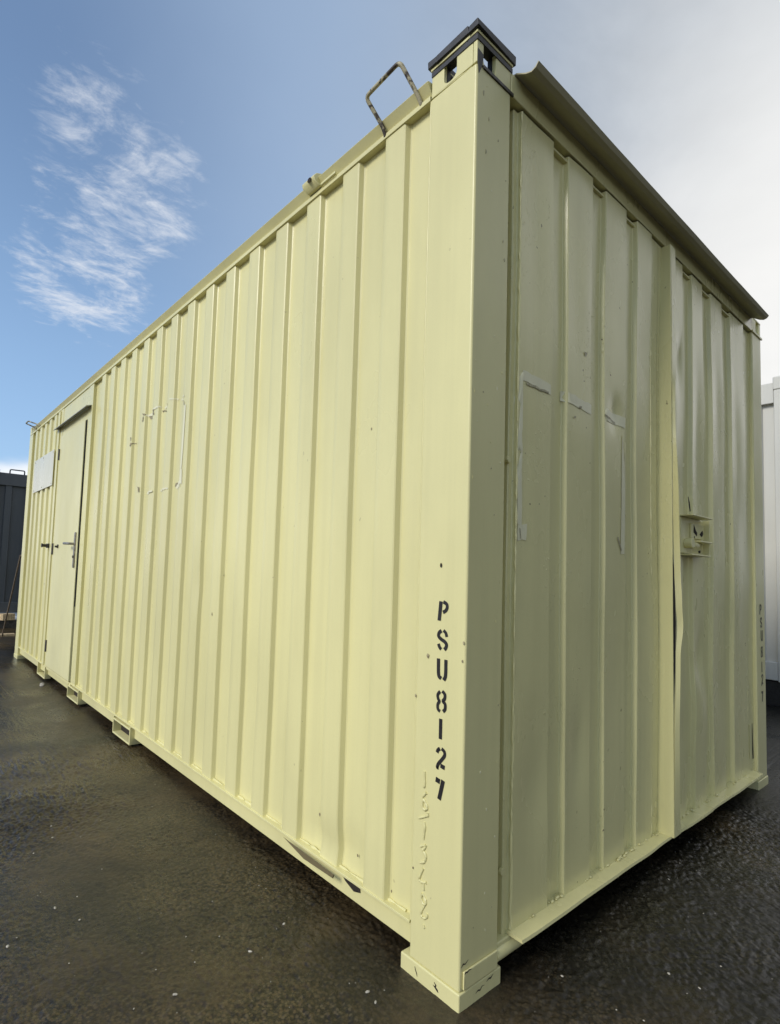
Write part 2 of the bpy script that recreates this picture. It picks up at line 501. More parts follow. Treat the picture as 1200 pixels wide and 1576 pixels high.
SIDE_MARKS = [[(2.3079, 1.9538),
    (2.2828, 1.9519),
    (2.2853, 1.9445),
    (2.3029, 1.9458)], [(2.3003, 1.9452),
    (2.285, 1.9421),
    (2.2824, 1.9252),
    (2.3003, 1.9288)], [(2.3106, 1.9309),
    (2.2748, 1.9237),
    (2.2766, 1.9194),
    (2.3098, 1.9261)], [(2.4749, 1.9447),
    (2.4541, 1.9406),
    (2.4561, 1.9119),
    (2.477, 1.9159)], [(2.4782, 1.9649),
    (2.4372, 1.959),
    (2.4356, 1.949),
    (2.477, 1.9573)], [(2.4143, 1.9399),
    (2.3413, 1.9263),
    (2.3523, 1.9157),
    (2.3847, 1.9173),
    (2.4119, 1.925)], [(2.2073, 1.9329),
    (2.1412, 1.9205),
    (2.14, 1.9121),
    (2.2063, 1.9258)], [(1.8613, 1.909),
    (1.849, 1.9063),
    (1.8484, 1.8861),
    (1.8606, 1.8888)], [(1.9634, 1.4837),
    (1.8809, 1.4855),
    (1.8798, 1.4771),
    (1.9412, 1.4751),
    (1.9451, 1.465),
    (1.9641, 1.466)], [(2.4915, 1.5139),
    (2.4566, 1.5081),
    (2.4646, 1.4993),
    (2.4553, 1.476),
    (2.4787, 1.4781),
    (2.4788, 1.5031)], [(2.6788, 1.8146),
    (2.6117, 1.8064),
    (2.6108, 1.8012),
    (2.6554, 1.8068),
    (2.66, 1.7914),
    (2.6792, 1.7919)], [(2.6731, 1.8492),
    (2.6595, 1.8469),
    (2.6609, 1.8219),
    (2.6731, 1.8238)]]
SIDE_DOTS = [(0.0851, 1.0689),
    (0.4056, 1.5001),
    (1.3498, 1.0087),
    (0.6014, 0.2378),
    (0.4077, 0.1847),
    (0.26, 0.1467),
    (0.1231, 0.8257),
    (0.164, 0.713),
    (0.008, 0.827),
    (1.4129, 0.8321),
    (0.0051, 0.8729),
    (0.1577, 0.2617)]
RUST_HOLE = [(0.4707, 0.106),
    (0.4017, 0.1058),
    (0.3976, 0.0858),
    (0.4204, 0.0786),
    (0.4519, 0.0899)]
FLAP = [(0.7702, 0.1065),
    (0.4843, 0.1014),
    (0.4777, 0.0797),
    (0.6501, 0.0704)]
CHIPS = [(-0.5686, 1.5656),
    (-0.5849, 1.4655),
    (-0.6639, 1.3835),
    (-0.6756, 0.999),
    (-0.6311, 0.8961),
    (-0.8186, 0.8808),
    (-0.2994, 0.4763),
    (-0.159, 0.5208),
    (-0.5243, 0.4495),
    (0.5641, -0.2587),
    (0.3203, -0.0887),
    (0.572, -0.3287),
    (1.0797, -0.0699),
    (1.4722, -0.0016),
    (-0.1373, 0.1747),
    (-0.1432, 0.1397)]
STONE = (-0.0352, 4.3728)

# ------------------------------------------------------------------ ground: one sheet to the horizon, fine where the camera stands
def axis(lo, hi, a, b, fine, grow=1.16):
    v = list(np.arange(a, b+1e-6, fine)); s = fine; q = a; left = []
    while q > lo: s *= grow; q -= s; left.append(q)
    s = fine; q = v[-1]; right = []
    while q < hi: s *= grow; q += s; right.append(q)
    return np.array(left[::-1]+v+right)
gx = axis(-900, 900, -1.30, 2.1, .0046, 1.10); gy = axis(-900, 900, -.70, 1.6, .0050, 1.022)
X, Y = np.meshgrid(gx, gy)
def ground_h(x, y):
    near = np.exp(-np.maximum(0, np.hypot(x-.2, y-.4)-2.2)/3.)
    h = .016*vnoise(x*1.1+3, y*1.1, 1)+.011*vnoise(x*3.1, y*3.1+9, 2)
    m = np.clip(.72+1.5*vnoise(x*1.7+1, y*1.7+4, 12)+.5*vnoise(x*5, y*5, 13), .12, 1.3)      # worn, muddy areas are smoother
    wx, wy = .12*vnoise(x*9, y*9, 8), .12*vnoise(x*9+7, y*9, 9)
    f = .0030*vnoise(x*15, y*15, 3)+.0050*np.abs(vnoise((x+wx)*33, (y+wy)*33, 4))+.0080*np.abs(vnoise((x-wy)*66, (y+wx)*66, 5))+.0046*vnoise(x*105, y*105, 6)-.002
    r_ = h+m*f*near
    for fx, fy in ((.08, .09), (2.51, .09), (.08, 5.98), (2.51, 5.98)):      # trodden flat under the four feet
        w = np.clip(1.9-np.maximum(np.abs(x-fx), np.abs(y-fy))/.10, 0, 1); r_ = r_*(1-w)+w*(-.003+.25*np.minimum(r_, 0))
    return r_*np.minimum(1, near*6)-.005
Z = ground_h(X, Y)
Z = np.where((np.abs(X) > 60) | (np.abs(Y) > 60), -.004, Z)
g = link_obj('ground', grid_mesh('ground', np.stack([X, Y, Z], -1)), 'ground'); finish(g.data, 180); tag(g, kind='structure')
def gz(x, y): return float(ground_h(np.array([float(x)]), np.array([float(y)]))[0])

# ------------------------------------------------------------------ the cream site cabin
WX, LY, HT = 2.592, 6.075, 2.433
cabin = thing('site_cabin', 'cream painted steel site cabin stencilled PSU8127, standing in the middle on corner posts', 'site cabin')
def wob(y, z, s): return .0016*vnoise(y*2.3+s, z*1.5+s, 21)*2+.0008*vnoise(y*7, z*3, 22)*2

# long side: pressed sheet, outer flats at x=.005, inner pans at x=.026
PITCH, Y0, OUTW, DOUT, DIN = .2167, .2736, .085, .005, .026
def side_segs(a, b):
    s = [(a, DIN)]
    k = math.ceil((a-Y0)/PITCH)
    while Y0+k*PITCH+OUTW < b-.004:
        y = Y0+k*PITCH
        s += [(y-.009, DIN), (y, DOUT), (y+OUTW, DOUT), (y+OUTW+.018, DIN)]; k += 1
    if s[-1][0] < b-.01: s.append((b, DIN))
    return s
def side_sheet(name, a, b, dents=()):
    pr = sheet_profile(side_segs(a, b), .0028, .025)
    zs = np.linspace(.112, 2.433, 78); Yg = np.broadcast_to(pr[:, 0], (len(zs), len(pr))); Zg = np.broadcast_to(zs[:, None], Yg.shape)
    d = np.broadcast_to(pr[:, 1], Yg.shape)+wob(Yg, Zg, 1)
    for q in dents: d = d+gauss(Yg, Zg, *q)
    me = grid_mesh(name, np.stack([d, Yg, Zg], -1)[:, ::-1]); finish(me, 28)
    return link_obj(name, me, 'paint', cabin)
side_sheet('side_wall', .160, 3.605, [(.56, .17, .10, .05, .012), (1.60, .95, .05, .10, .006), (.44, .19, .05, .05, .006), (2.3, 1.4, .15, .3, .004), (1.05, .55, .10, .15, .004)])
side_sheet('side_wall', 4.70, 5.915)

# door bay: frame, lintel panel, door leaf
fr = bmesh.new()
box(fr, .004, .05, 3.603, 3.722, .112, 2.433)          # near jamb
box(fr, .004, .05, 4.545, 4.702, .112, 2.433)          # hinge jamb
box(fr, .007, .05, 3.722, 4.545, 2.176, 2.433)         # lintel panel
box(fr, .002, .05, 3.722, 4.545, .095, .112)           # threshold
obj('door_frame', fr, 'paint', cabin, bevel=.003)
obj('jamb_trim', boxes((-.006, .004, 4.63, 4.70, .121, 2.42)), 'paint', cabin, bevel=.002)
leaf = obj('door', boxes((-.008, .034, 3.744, 4.540, .128, 2.166)), 'paint_door', cabin, bevel=.003)
obj('gap_shade_strip', boxes((-.001, .03, 3.7385, 3.7438, .70, 2.168)), 'black', leaf)  # black strip standing in for the shade in the door gap
obj('door_backing', boxes((.036, .05, 3.722, 4.545, .112, 2.176)), 'hole', cabin)
can = bmesh.new()
prism(can, [(.004, 3.63, 2.268), (.004, 3.63, 2.262), (-.034, 3.63, 2.250), (-.038, 3.63, 2.243), (-.041, 3.63, 2.245), (-.036, 3.63, 2.255)], (0, 1.07, 0))
obj('door_canopy', can, 'galv', cabin)
for z0, z1 in ((1.952, 2.052), (1.103, 1.203), (.250, .350)):
    h = bmesh.new(); tube(h, [(-.012, 4.541, z0), (-.012, 4.541, z1)], .010, 10); obj('hinge', h, 'dark_steel', leaf)
plate = bmesh.new(); prism(plate, [(-.008, 3.772+.014*math.cos(t)*1.0+.016, (1.264 if math.sin(t) > 0 else 1.012)+.014*math.sin(t)) for t in np.linspace(.02, 2*math.pi-.02, 18)], (-.012, 0, 0))
hp = obj('handle_plate', plate, 'steel', leaf, bevel=.002)
lev = bmesh.new(); tube(lev, rounded([(-.020, 3.786, 1.186), (-.062, 3.786, 1.186), (-.062, 3.925, 1.190)], .014), .0095, 10)
obj('door_lever', lev, 'steel', leaf)
kh = bmesh.new(); tube(kh, [(-.018, 3.787, 1.085), (-.026, 3.787, 1.085)], .011, 12); obj('key_cylinder', kh, 'dark_steel', leaf)
lug = bmesh.new(); box(lug, -.016, -.008, 4.345, 4.375, 1.160, 1.19); tube(lug, [(-.016, 4.36, 1.172), (-.034, 4.36, 1.172)], .009, 8)
obj('hold_open_stud', lug, 'dark_steel', leaf)
kn = bmesh.new(); box(kn, -.012, .006, 4.74, 4.82, 1.165, 1.205); tube(kn, [(-.012, 4.78, 1.187), (-.05, 4.78, 1.187)], .014, 10); tube(kn, [(-.05, 4.78, 1.187), (-.058, 4.78, 1.187)], .019, 10)
obj('hold_open_catch', kn, 'dark_steel', cabin)
cov = obj('window_cover', boxes((-.004, .000, 4.79, 5.675, 1.752, 2.092)), 'paint_cover', cabin, bevel=.0015)
bolt = None
for y in (4.83, 5.24, 5.63):
    for z in (1.775, 2.07):
        if bolt is None:
            h = bmesh.new(); tube(h, [(-.004, 0, 0), (-.0075, 0, 0)], .007, 8); bolt = obj('bolt', h, 'paint_cover', cov); bolt.location = (0, y, z)
        else:
            c = bolt.copy(); C.objects.link(c); c.parent = cov; c.location = (0, y, z)

# corner posts with feet and castings
def rbox(bm, x0, x1, y0, y1, z0, z1): return box(bm, x0, x1, y0, y1, z0, z1)
PX, PY = .158, .166
posts = []
for i, (ox, oy, sx, sy) in enumerate(((0, 0, 1, 1), (0, LY, 1, -1), (WX, 0, -1, 1), (WX, LY, -1, -1))):
    def px(v): return ox+sx*v
    def py(v): return oy+sy*v
    def bb(bm, a, b, c, d, e, f): box(bm, min(px(a), px(b)), max(px(a), px(b)), min(py(c), py(d)), max(py(c), py(d)), e, f)
    bm = bmesh.new(); bb(bm, 0, PX, 0, PY, .030, HT)
    po = obj('corner_post', bm, 'paint', cabin, bevel=.007, seg=3); posts.append(po)
    bm = bmesh.new(); bb(bm, -.004, .168, -.004, .193, -.02, .032); obj('foot_plate', bm, 'paint', po, bevel=.004)
    if i == 0:
        bm = bmesh.new(); bb(bm, .012, .150, -.006, .0, .036, .080); obj('foot_weld_plate', bm, 'paint', po, bevel=.003)
    # corner casting: two slotted outer walls, two inner walls, open top ringed by a black rim
    ca = bmesh.new(); z0, z1, t = HT+.003, 2.512, .014
    def slot_wall(lo, hi, h0, h1, hb, plane):
        arc = [(h1-(h1-h0)*.5*(1-math.cos(a)), hb+.016-.016*math.sin(a)) for a in np.linspace(0, math.pi, 9)]
        pts = [(lo, z0), (hi, z0), (hi, z1), (h1, z1)]+arc+[(h0, z1), (lo, z1)]
        if plane == 'x': prism(ca, [(px(.001), py(s), z) for s, z in pts], (sx*t, 0, 0))
        else: prism(ca, [(px(s), py(.001), z) for s, z in pts], (0, sy*t, 0))
    slot_wall(.016, .163, .072, .117, 2.444, 'x')
    def slot_wall2(lo, hi, h0, h1, hb):
        arc = [(h1-(h1-h0)*.5*(1-math.cos(a)), hb+.018-.018*math.sin(a)) for a in np.linspace(0, math.pi, 9)]
        pts = [(lo, z0), (hi, z0), (hi, z1), (h1, z1)]+arc+[(h0, z1), (lo, z1)]
        prism(ca, [(px(s), py(.001), z) for s, z in pts], (0, sy*t, 0))
    slot_wall2(.001, .158, .030, .086, 2.437)
    bb(ca, .146, .158, .016, .163, z0, z0+.018); bb(ca, .016, .146, .150, .163, z0, z0+.018)
    bb(ca, .140, .158, .143, .163, z0+.018, z1)
    cs = obj('corner_casting', ca, 'paint', po, bevel=.0025)
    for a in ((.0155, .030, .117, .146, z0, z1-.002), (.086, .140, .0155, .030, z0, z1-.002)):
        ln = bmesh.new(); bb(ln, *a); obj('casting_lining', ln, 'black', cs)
    if i == 0:
        rim = bmesh.new()
        for lo, hi, a, b in ((-.006, .176, 2.530, 2.552), (.002, .166, 2.5125, 2.521)):
            w = .034
            bb(rim, lo, hi, lo, lo+w, a, b); bb(rim, lo, hi, hi-w, hi, a, b); bb(rim, lo, lo+w, lo+w, hi-w, a, b); bb(rim, hi-w, hi, lo+w, hi-w, a, b)
        for v in rim.verts: v.co += Vector((random.uniform(-.003, .003), random.uniform(-.003, .003), random.uniform(-.003, .003)))
        obj('casting_rim', rim, 'black', cs, bevel=.005, seg=3)
        hd = bmesh.new(); bb(hd, -.0015, .1625, -.0015, .0012, 2.499, 2.5123); bb(hd, -.0015, .0012, .0013, .1625, 2.499, 2.5123); obj('casting_head', hd, 'black', cs)
        band = bmesh.new(); bb(band, .000, .168, .000, .032, 2.5213, 2.5297); bb(band, .000, .032, .032, .168, 2.5213, 2.5297); bb(band, .136, .168, .032, .168, 2.5213, 2.5297); bb(band, .032, .136, .136, .168, 2.5213, 2.5297)
        obj('casting_band', band, 'paint', cs, bevel=.0015)
        fl = bmesh.new(); bb(fl, .026, .166, -.004, .001, 2.428, 2.437); obj('casting_lip', fl, 'dark_steel', cs)
        ch = bmesh.new(); prism(ch, [(.001, -.0008, 2.472), (.026, -.0008, 2.466), (.022, -.0008, 2.436), (.008, -.0008, 2.404), (.001, -.0008, 2.430)], (0, -.0012, 0)); obj('paint_chip', ch, 'black', cs)
    else:
        rim = bmesh.new(); bb(rim, 0, .163, 0, .030, 2.5125, 2.522); bb(rim, 0, .163, .133, .163, 2.5125, 2.522); bb(rim, 0, .030, .030, .133, 2.5125, 2.522); bb(rim, .133, .163, .030, .133, 2.5125, 2.522)
        obj('casting_rim', rim, 'paint', cs, bevel=.002)
        if i == 2:
            fl = bmesh.new(); bb(fl, -.008, .166, -.006, .001, 2.428, 2.437); obj('casting_lip', fl, 'paint', cs)
np_post, fl_post, fr_post = posts[0], posts[1], posts[2]

# knocks and flakes on the near post: foot edge and end face
def flake(cx, cy, cz, r, n, mat, parent, el=1.):
    bm = bmesh.new(); A = Vector((0, 1, 0)) if n == 'x' else Vector((1, 0, 0)); k = random.randint(5, 8); a0 = random.random()*6
    pts = [Vector((cx, cy, cz))+A*(r*random.uniform(.5, 1.2)*math.cos(a0+6.283*q/k))+Vector((0, 0, r*el*random.uniform(.5, 1.2)*math.sin(a0+6.283*q/k))) for q in range(k)]
    prism(bm, pts, (-.0009, 0, 0) if n == 'x' else (0, -.0009, 0)); return obj('paint_flake', bm, mat, parent)
def crack(pts, w, parent):
    bm = bmesh.new(); P = [Vector(p) for p in pts]
    flat_x = abs(P[0].x-P[-1].x) < 1e-6
    up = Vector((0, 0, 1)); L_, R_ = [], []
    for k, p in enumerate(P):
        t = (P[min(k+1, len(P)-1)]-P[max(k-1, 0)]).normalized(); n = t.cross(Vector((1, 0, 0)) if flat_x else Vector((0, 1, 0)))
        ww = w*(.25 if k in (0, len(P)-1) else random.uniform(.5, 1.2)); L_.append(bm.verts.new(p+n*ww)); R_.append(bm.verts.new(p-n*ww))
    for k in range(len(P)-1): bm.faces.new((L_[k], L_[k+1], R_[k+1], R_[k]))
    me = bpy.data.meshes.new('paint_crack'); bm.to_mesh(me); bm.free(); return link_obj('paint_crack', me, 'hole', parent)
crack([(-.0048, .140, .022), (-.0048, .137, .014), (-.0048, .133, .008), (-.0048, .131, .001)], .0022, np_post)
crack([(-.0048, .074, .020), (-.0048, .068, .015), (-.0048, .071, .010), (-.0048, .064, .006), (-.0048, .060, .002)], .0026, np_post)
crack([(-.0048, .078, .012), (-.0048, .072, .009), (-.0048, .068, .011)], .0016, np_post)
crack([(.060, -.0048, .010), (.070, -.0048, .014), (.078, -.0048, .011), (.086, -.0048, .017), (.096, -.0048, .016)], .0018, np_post)
crack([(.104, -.0048, .020), (.114, -.0048, .024), (.122, -.0048, .022), (.132, -.0048, .027)], .0018, np_post)
crack([(.013, -.0067, .074), (.016, -.0067, .079), (.023, -.0067, .077), (.029, -.0067, .0795), (.040, -.0067, .078)], .0020, np_post)
crack([(.0125, -.0067, .040), (.014, -.0067, .055), (.013, -.0067, .070)], .0015, np_post)
crack([(.006, -.0008, .090), (.014, -.0008, .096), (.022, -.0008, .093), (.034, -.0008, .099)], .0018, np_post)
for i in range(30):
    z = random.choice((random.uniform(.1, 1.0), random.uniform(1.2, 1.7), random.uniform(2.0, 2.4))); flake(random.uniform(.012, .15), -.0002, z, random.uniform(.0012, .0034), 'y', random.choice(('filler', 'filler', 'mark_faint', 'paint')), np_post, random.uniform(.8, 2.2))
for x, z, r, e in ((.030, 2.36, .004, 2.5), (.045, 2.20, .003, 2.8), (.130, 1.98, .0035, 1.6), (.138, 1.93, .003, 2.), (.055, 2.30, .0025, 3), (.10, 2.26, .0025, 2)): flake(x, -.0002, z, r, 'y', 'mark_faint', np_post, e)

# long rails
def rail_x(x, s): return x if s > 0 else WX-x
for s in (1, -1):
    X_ = lambda v: v if s > 0 else WX-v
    bm = bmesh.new(); a, b = .168, LY-.168
    pts = [(0, 2.4325), (0, 2.449), (.012, 2.4515), (-.013, 2.487), (-.006, 2.491), (.16, 2.505), (.16, 2.4325)]
    prism(bm, [(X_(x), a, z) for x, z in pts], (0, b-a, 0)); obj('top_rail', bm, 'paint', cabin, angle=20, bevel=.0015)
    bm = bmesh.new(); xs_ = sorted((X_(.0), X_(.06))); box(bm, xs_[0], xs_[1], a, b, .113, .121)
    br = obj('bottom_rail', bm, 'paint', cabin, bevel=.0015)
    cuts = [a, 2.3505, 2.6565, 3.4635, 3.7715, b] if s > 0 else [a, b]
    for p, q in zip(cuts[::2], cuts[1::2]): xs_ = sorted((X_(.024), X_(.06))); obj('rail_web', boxes((xs_[0], xs_[1], p, q, .046, .1128)), 'paint', br, bevel=.002)
for y0, y1 in ((2.350, 2.657), (3.463, 3.772), (4.56, 4.872)):
    bm = bmesh.new(); t = .010; z0, z1 = -.002, .1005
    step = y0 > 4; xd = .10 if step else WX+.004
    if step: z0 = -.006; t = .012; xd = .05
    box(bm, -.004, xd, y0, y0+t, z0, z1); box(bm, -.004, xd, y1-t, y1, z0, z1); box(bm, -.004, xd, y0+t, y1-t, z0, z0+t)
    if not step: box(bm, -.004, .024, y0+t, y1-t, z1-.022, z1-.012); pass
    for v in bm.verts: v.co.z += .012
    fp = obj('step_bracket' if step else 'fork_pocket', bm, 'paint', cabin, bevel=.003)
    if not step: obj('pocket_shade_plate', boxes((.046, .056, y0+t, y1-t, z0+t+.012, z1)), 'hole', fp)  # dark plate stands in for the unlit depth of the pocket
bm = boxes((.06, WX-.06, .17, LY-.17, .075, .11)); obj('floor_pan', bm, 'dark_steel', cabin)
# torn rail edge and hole at the near end
bm = bmesh.new(); fl4 = FLAP
prism(bm, [(-.001, fl4[0][0], fl4[0][1]), (-.001, fl4[1][0], fl4[1][1]), (-.012, fl4[2][0], fl4[2][1]+.018), (-.014, fl4[3][0]-.02, fl4[3][1]+.024)], (-.003, 0, .003)); obj('bent_flange', bm, 'grimy_shaded', cabin)
bm = bmesh.new(); hy = sum(p[0] for p in RUST_HOLE)/len(RUST_HOLE); hz_ = sum(p[1] for p in RUST_HOLE)/len(RUST_HOLE)
prism(bm, [(.0232, hy+(y-hy)*1.3, hz_+(z-hz_)*1.2) for y, z in RUST_HOLE], (-.002, 0, 0)); obj('rust_hole', bm, 'hole', cabin)

# weld beads
def bead(name, pts, r, mat, parent, jit=.3):
    q = []
    for a, b in zip(pts, pts[1:]):
        a, b = Vector(a), Vector(b); n = max(2, int((b-a).length/.02))
        q += [a.lerp(b, k/n) for k in range(n)]
    q.append(Vector(pts[-1])); bm = bmesh.new(); tube(bm, q, [r*(1+random.uniform(-jit, jit)) for _ in q], 6); return obj(name, bm, mat, parent, 80)
bead('weld_seam', [(.0045, .1660, .125), (.0045, .1660, 2.43)], .0034, 'paint', cabin, .35)
bead('weld_seam', [(.022, .20, .1225), (.022, 3.6, .1225)], .0040, 'paint', cabin, .8)
bead('weld_seam', [(.005, .02, 2.434), (.0005, .16, 2.434)], .0022, 'paint', np_post, .6)
for pts in WELD_WRITING:
    q = [(-.0008, y, z) for y, z in pts]; bm = bmesh.new()
    rr_ = rounded(q, .006, 3) if len(q) > 2 else q
    tube(bm, rr_, [.0031*(1+random.uniform(-.3, .45)) for _ in rr_], 8); obj('weld_character', bm, 'paint', np_post, 80)

# stencilled PSU8127, one object per character
def stroke(bm, pts, w, plane):
    P = [Vector(p) for p in pts]; Lf, Rt = [], []
    for i, p in enumerate(P):
        t = (P[min(i+1, len(P)-1)]-P[max(i-1, 0)]).normalized(); n = Vector((-t.y, t.x)); k = .5*w
        Lf.append(p+n*k); Rt.append(p-n*k)
    for i in range(len(P)-1):
        vs = [bm.verts.new(plane(q)) for q in (Lf[i], Lf[i+1], Rt[i+1], Rt[i])]; bm.faces.new(vs)
def smooth(pts):
    P = [Vector(p) for p in pts]
    if len(P) < 3: return P
    P = [P[0]-(P[1]-P[0])]+P+[P[-1]+(P[-1]-P[-2])]; o = []
    for a, b, c, d in zip(P, P[1:], P[2:], P[3:]):
        for k in range(6):
            t = k/6; o.append(.5*((2*b)+(c-a)*t+(2*a-5*b+4*c-d)*t*t+(3*b-a-3*c+d)*t**3))
    return o+[P[-2]]
cen = {}
for ch, strokes in LETTERS:
    allp = [p for s_, w in strokes for p in s_]; cen[ch] = (sum(p[0] for p in allp)/len(allp), sum(p[1] for p in allp)/len(allp))
    bm = bmesh.new()
    for s_, w in strokes: stroke(bm, smooth(s_) if ch not in 'P17' or len(s_) > 2 else [Vector(p) for p in s_], w, lambda q: (-.0012, q.x, q.y))
    bmesh.ops.remove_doubles(bm, verts=bm.verts, dist=.0002)
    for f in bm.faces[:]:
        f.normal_update()
    me = bpy.data.meshes.new('stencil_character'); bm.to_mesh(me); bm.free(); link_obj('stencil_character', me, 'stencil', np_post)
for ch, fx, fz in FAR_LETTERS:
    st = dict(LETTERS)[ch]; c = cen[ch]; bm = bmesh.new()
    for s_, w in st:
        s2 = [(-(p[0]-c[0])+fx, (p[1]-c[1])*1.06+fz) for p in (smooth(s_) if ch not in 'P17' or len(s_) > 2 else [Vector(p) for p in s_])]
        stroke(bm, s2, w*.9, lambda q: (q.x, -.0012, q.y))
    me = bpy.data.meshes.new('stencil_character'); bm.to_mesh(me); bm.free(); link_obj('stencil_character', me, 'stencil_faded', fr_post)

# repaired window outline and scuffs on the long side: thin filler lying on the sheet's outer flats and pans
def sdepth(y):
    k = math.floor((y-Y0+.009)/PITCH); u = y-(Y0+k*PITCH)
    if u < 0: return DIN-(DIN-DOUT)*(u+.009)/.009
    if u < OUTW: return DOUT
    if u < OUTW+.018: return DOUT+(DIN-DOUT)*(u-OUTW)/.018
    return DIN
def patch_side(name, poly, mat, parent, lift=.0022):
    ys = [p[0] for p in poly]; a, b = min(ys), max(ys); bm = bmesh.new(); n = max(2, int((b-a)/.006))
    def span(y):
        zz = []
        for (y1, z1), (y2, z2) in zip(poly, poly[1:]+poly[:1]):
            if abs(y2-y1) > 1e-9 and min(y1, y2) <= y <= max(y1, y2): zz.append(z1+(z2-z1)*(y-y1)/(y2-y1))
        return (min(zz), max(zz)) if len(zz) >= 2 else None
    prev = None
    for k in range(n+1):
        y = a+(b-a)*(k/n*.998+.001); sp = span(y)
        if not sp: prev = None; continue
        x = sdepth(y)+float(wob(np.array([y]), np.array([sp[0]]), 1)[0])-lift; j = random.uniform(-.004, .004) if lift > .001 else 0
        cur = (bm.verts.new((x, y, sp[0]+j)), bm.verts.new((x, y, sp[1]+j*.5)))
        if prev: bm.faces.new((prev[0], cur[0], cur[1], prev[1]))
        prev = cur
    me = bpy.data.meshes.new(name); bm.to_mesh(me); bm.free(); finish(me); return link_obj(name, me, mat, parent)
for q in SIDE_SCARS: patch_side('filler_patch', q, 'filler', cabin, .0020)
for q in SIDE_MARKS: patch_side('scuff_mark', q, 'mark', cabin, .0028)
for i, (y, z) in enumerate(SIDE_DOTS):
    d = 0 if y < .167 else sdepth(y); r = (.007, .005, .004)[i % 3] if i else .006
    bm = bmesh.new(); prism(bm, [(d-.0003-.0013, y+r*.6*math.cos(t)*random.uniform(.6, 1.2), z+r*math.sin(t)*random.uniform(.7, 1.2)) for t in np.linspace(0, 2*math.pi, 8)[:-1]], (-.0006, 0, 0)); obj('paint_chip', bm, 'mark' if i else 'hole', cabin)

# ---- end wall: two leaves of pressed sheet
E_OUT, E_IN = .005, .0225
def end_segs(a, first, outs, b):
    s = [(a, E_IN)]
    for l, r in outs: s += [(l-.005, E_IN), (l, E_OUT), (r, E_OUT), (r+.006, E_IN)]
    if b is not None: s.append((b, E_IN))
    return s
def end_sheet(name, segs, dents, parent):
    pr = sheet_profile(segs, .0026, .014)
    zs = np.linspace(.070, 2.425, 130); Xg = np.broadcast_to(pr[:, 0], (len(zs), len(pr))); Zg = np.broadcast_to(zs[:, None], Xg.shape)
    d = np.broadcast_to(pr[:, 1], Xg.shape)+1.5*wob(Xg*1.2, Zg*1.1, 7)+.0022*vnoise(Xg*3.3, Zg*2.1, 31)*2
    xs = Xg.copy()
    for q in dents: d = d+gauss(Xg, Zg, *q)
    me = grid_mesh(name, np.stack([xs, d, Zg], -1)); finish(me, 28); return link_obj(name, me, 'paint_end', parent)
LEFT_DENTS = [(.83, 1.64, .035, .05, .010), (.33, .40, .08, .16, .014), (.58, .50, .05, .13, .011), (.62, 2.0, .05, .2, -.004), (.36, .33, .12, .12, -.006), (.85, .8, .08, .25, .006), (.30, 2.1, .06, .3, .005)]
left = end_sheet('end_door', [(.150, .06), (.199, .06), (.2005, .018), (.222, .018), (.2235, E_OUT), (.405, E_OUT), (.412, E_IN), (.490, E_IN), (.495, E_OUT), (.653, E_OUT), (.660, E_IN), (.742, E_IN), (.747, E_OUT), (.908, E_OUT), (.915, E_IN), (.995, E_IN), (1.0, E_OUT), (1.13, E_OUT), (1.133, .014), (1.212, .014)],
    LEFT_DENTS, cabin)
right = end_sheet('end_door', [(1.214, .014), (1.29, .014), (1.30, E_OUT), (1.455, E_OUT), (1.462, E_IN), (1.560, E_IN), (1.565, E_OUT), (1.70, E_OUT), (1.707, E_IN), (1.803, E_IN), (1.808, E_OUT), (1.965, E_OUT), (1.972, E_IN), (2.086, E_IN), (2.091, E_OUT), (2.300, E_OUT), (2.304, .016), (2.436, .016)],
    [(1.43, 2.0, .05, .10, .016, .2), (1.36, 1.80, .05, .20, -.006), (1.65, .72, .06, .11, .018), (1.62, .50, .09, .13, -.009), (1.62, 1.7, .05, .3, .006), (1.9, .6, .1, .3, .006), (1.88, 1.9, .05, .3, .005), (2.15, 1.9, .07, .35, .006), (1.45, .42, .10, .12, .008)], cabin)
bead('weld_seam', [(.2230, .008, .10), (.2238, .006, 2.42)], .0030, 'paint_end', left, .7)
bead('weld_seam', [(1.131, .009, .10), (1.132, .008, 2.42)], .0034, 'paint_end', left, .7)
bead('weld_seam', [(2.302, .010, .10), (2.303, .010, 2.42)], .0032, 'paint_end', right, .7)
# header, gutter lip, sill
obj('end_header', boxes((.160, WX-.160, .000, .12, 2.4325, 2.502)), 'paint_end', cabin, bevel=.003)
obj('panel_lip', boxes((.225, 1.20, .010, .03, 2.405, 2.4135), (1.31, 2.30, .010, .03, 2.405, 2.4135)), 'paint_end', cabin, bevel=.0015)
n = 60; gut = bmesh.new(); rows = []
prof = [(.02, 2.5065), (-.004, 2.504), (-.034, 2.484), (-.052, 2.4775), (-.066, 2.482), (-.0755, 2.494), (-.0735, 2.4965), (-.064, 2.4855), (-.052, 2.481), (-.034, 2.488), (-.004, 2.508), (.02, 2.5105)]
for i in range(n+1):
    x = .178+(2.432-.178)*i/n; w1_ = float(vnoise(np.array([x*3.]), np.array([.3]), 41)[0]); w2_ = float(vnoise(np.array([x*9.]), np.array([.7]), 42)[0])
    rows.append([gut.verts.new((x, y+(.006*w1_+.002*w2_)*min(1, -y/.05 if y < 0 else 0), z+(.006*w1_+.002*w2_)*min(1, -y/.05 if y < 0 else 0))) for y, z in prof])
for A, B in zip(rows, rows[1:]):
    for k in range(len(prof)): gut.faces.new((A[k], A[(k+1) % len(prof)], B[(k+1) % len(prof)], B[k]))
gut.faces.new(rows[0]); gut.faces.new(rows[-1][::-1])
obj('roof_gutter', gut, 'roof', cabin, 30)
sill = bmesh.new(); box(sill, .160, WX-.160, .004, .10, .042, .0865)
obj('end_sill', sill, 'paint_end', cabin, bevel=.004)
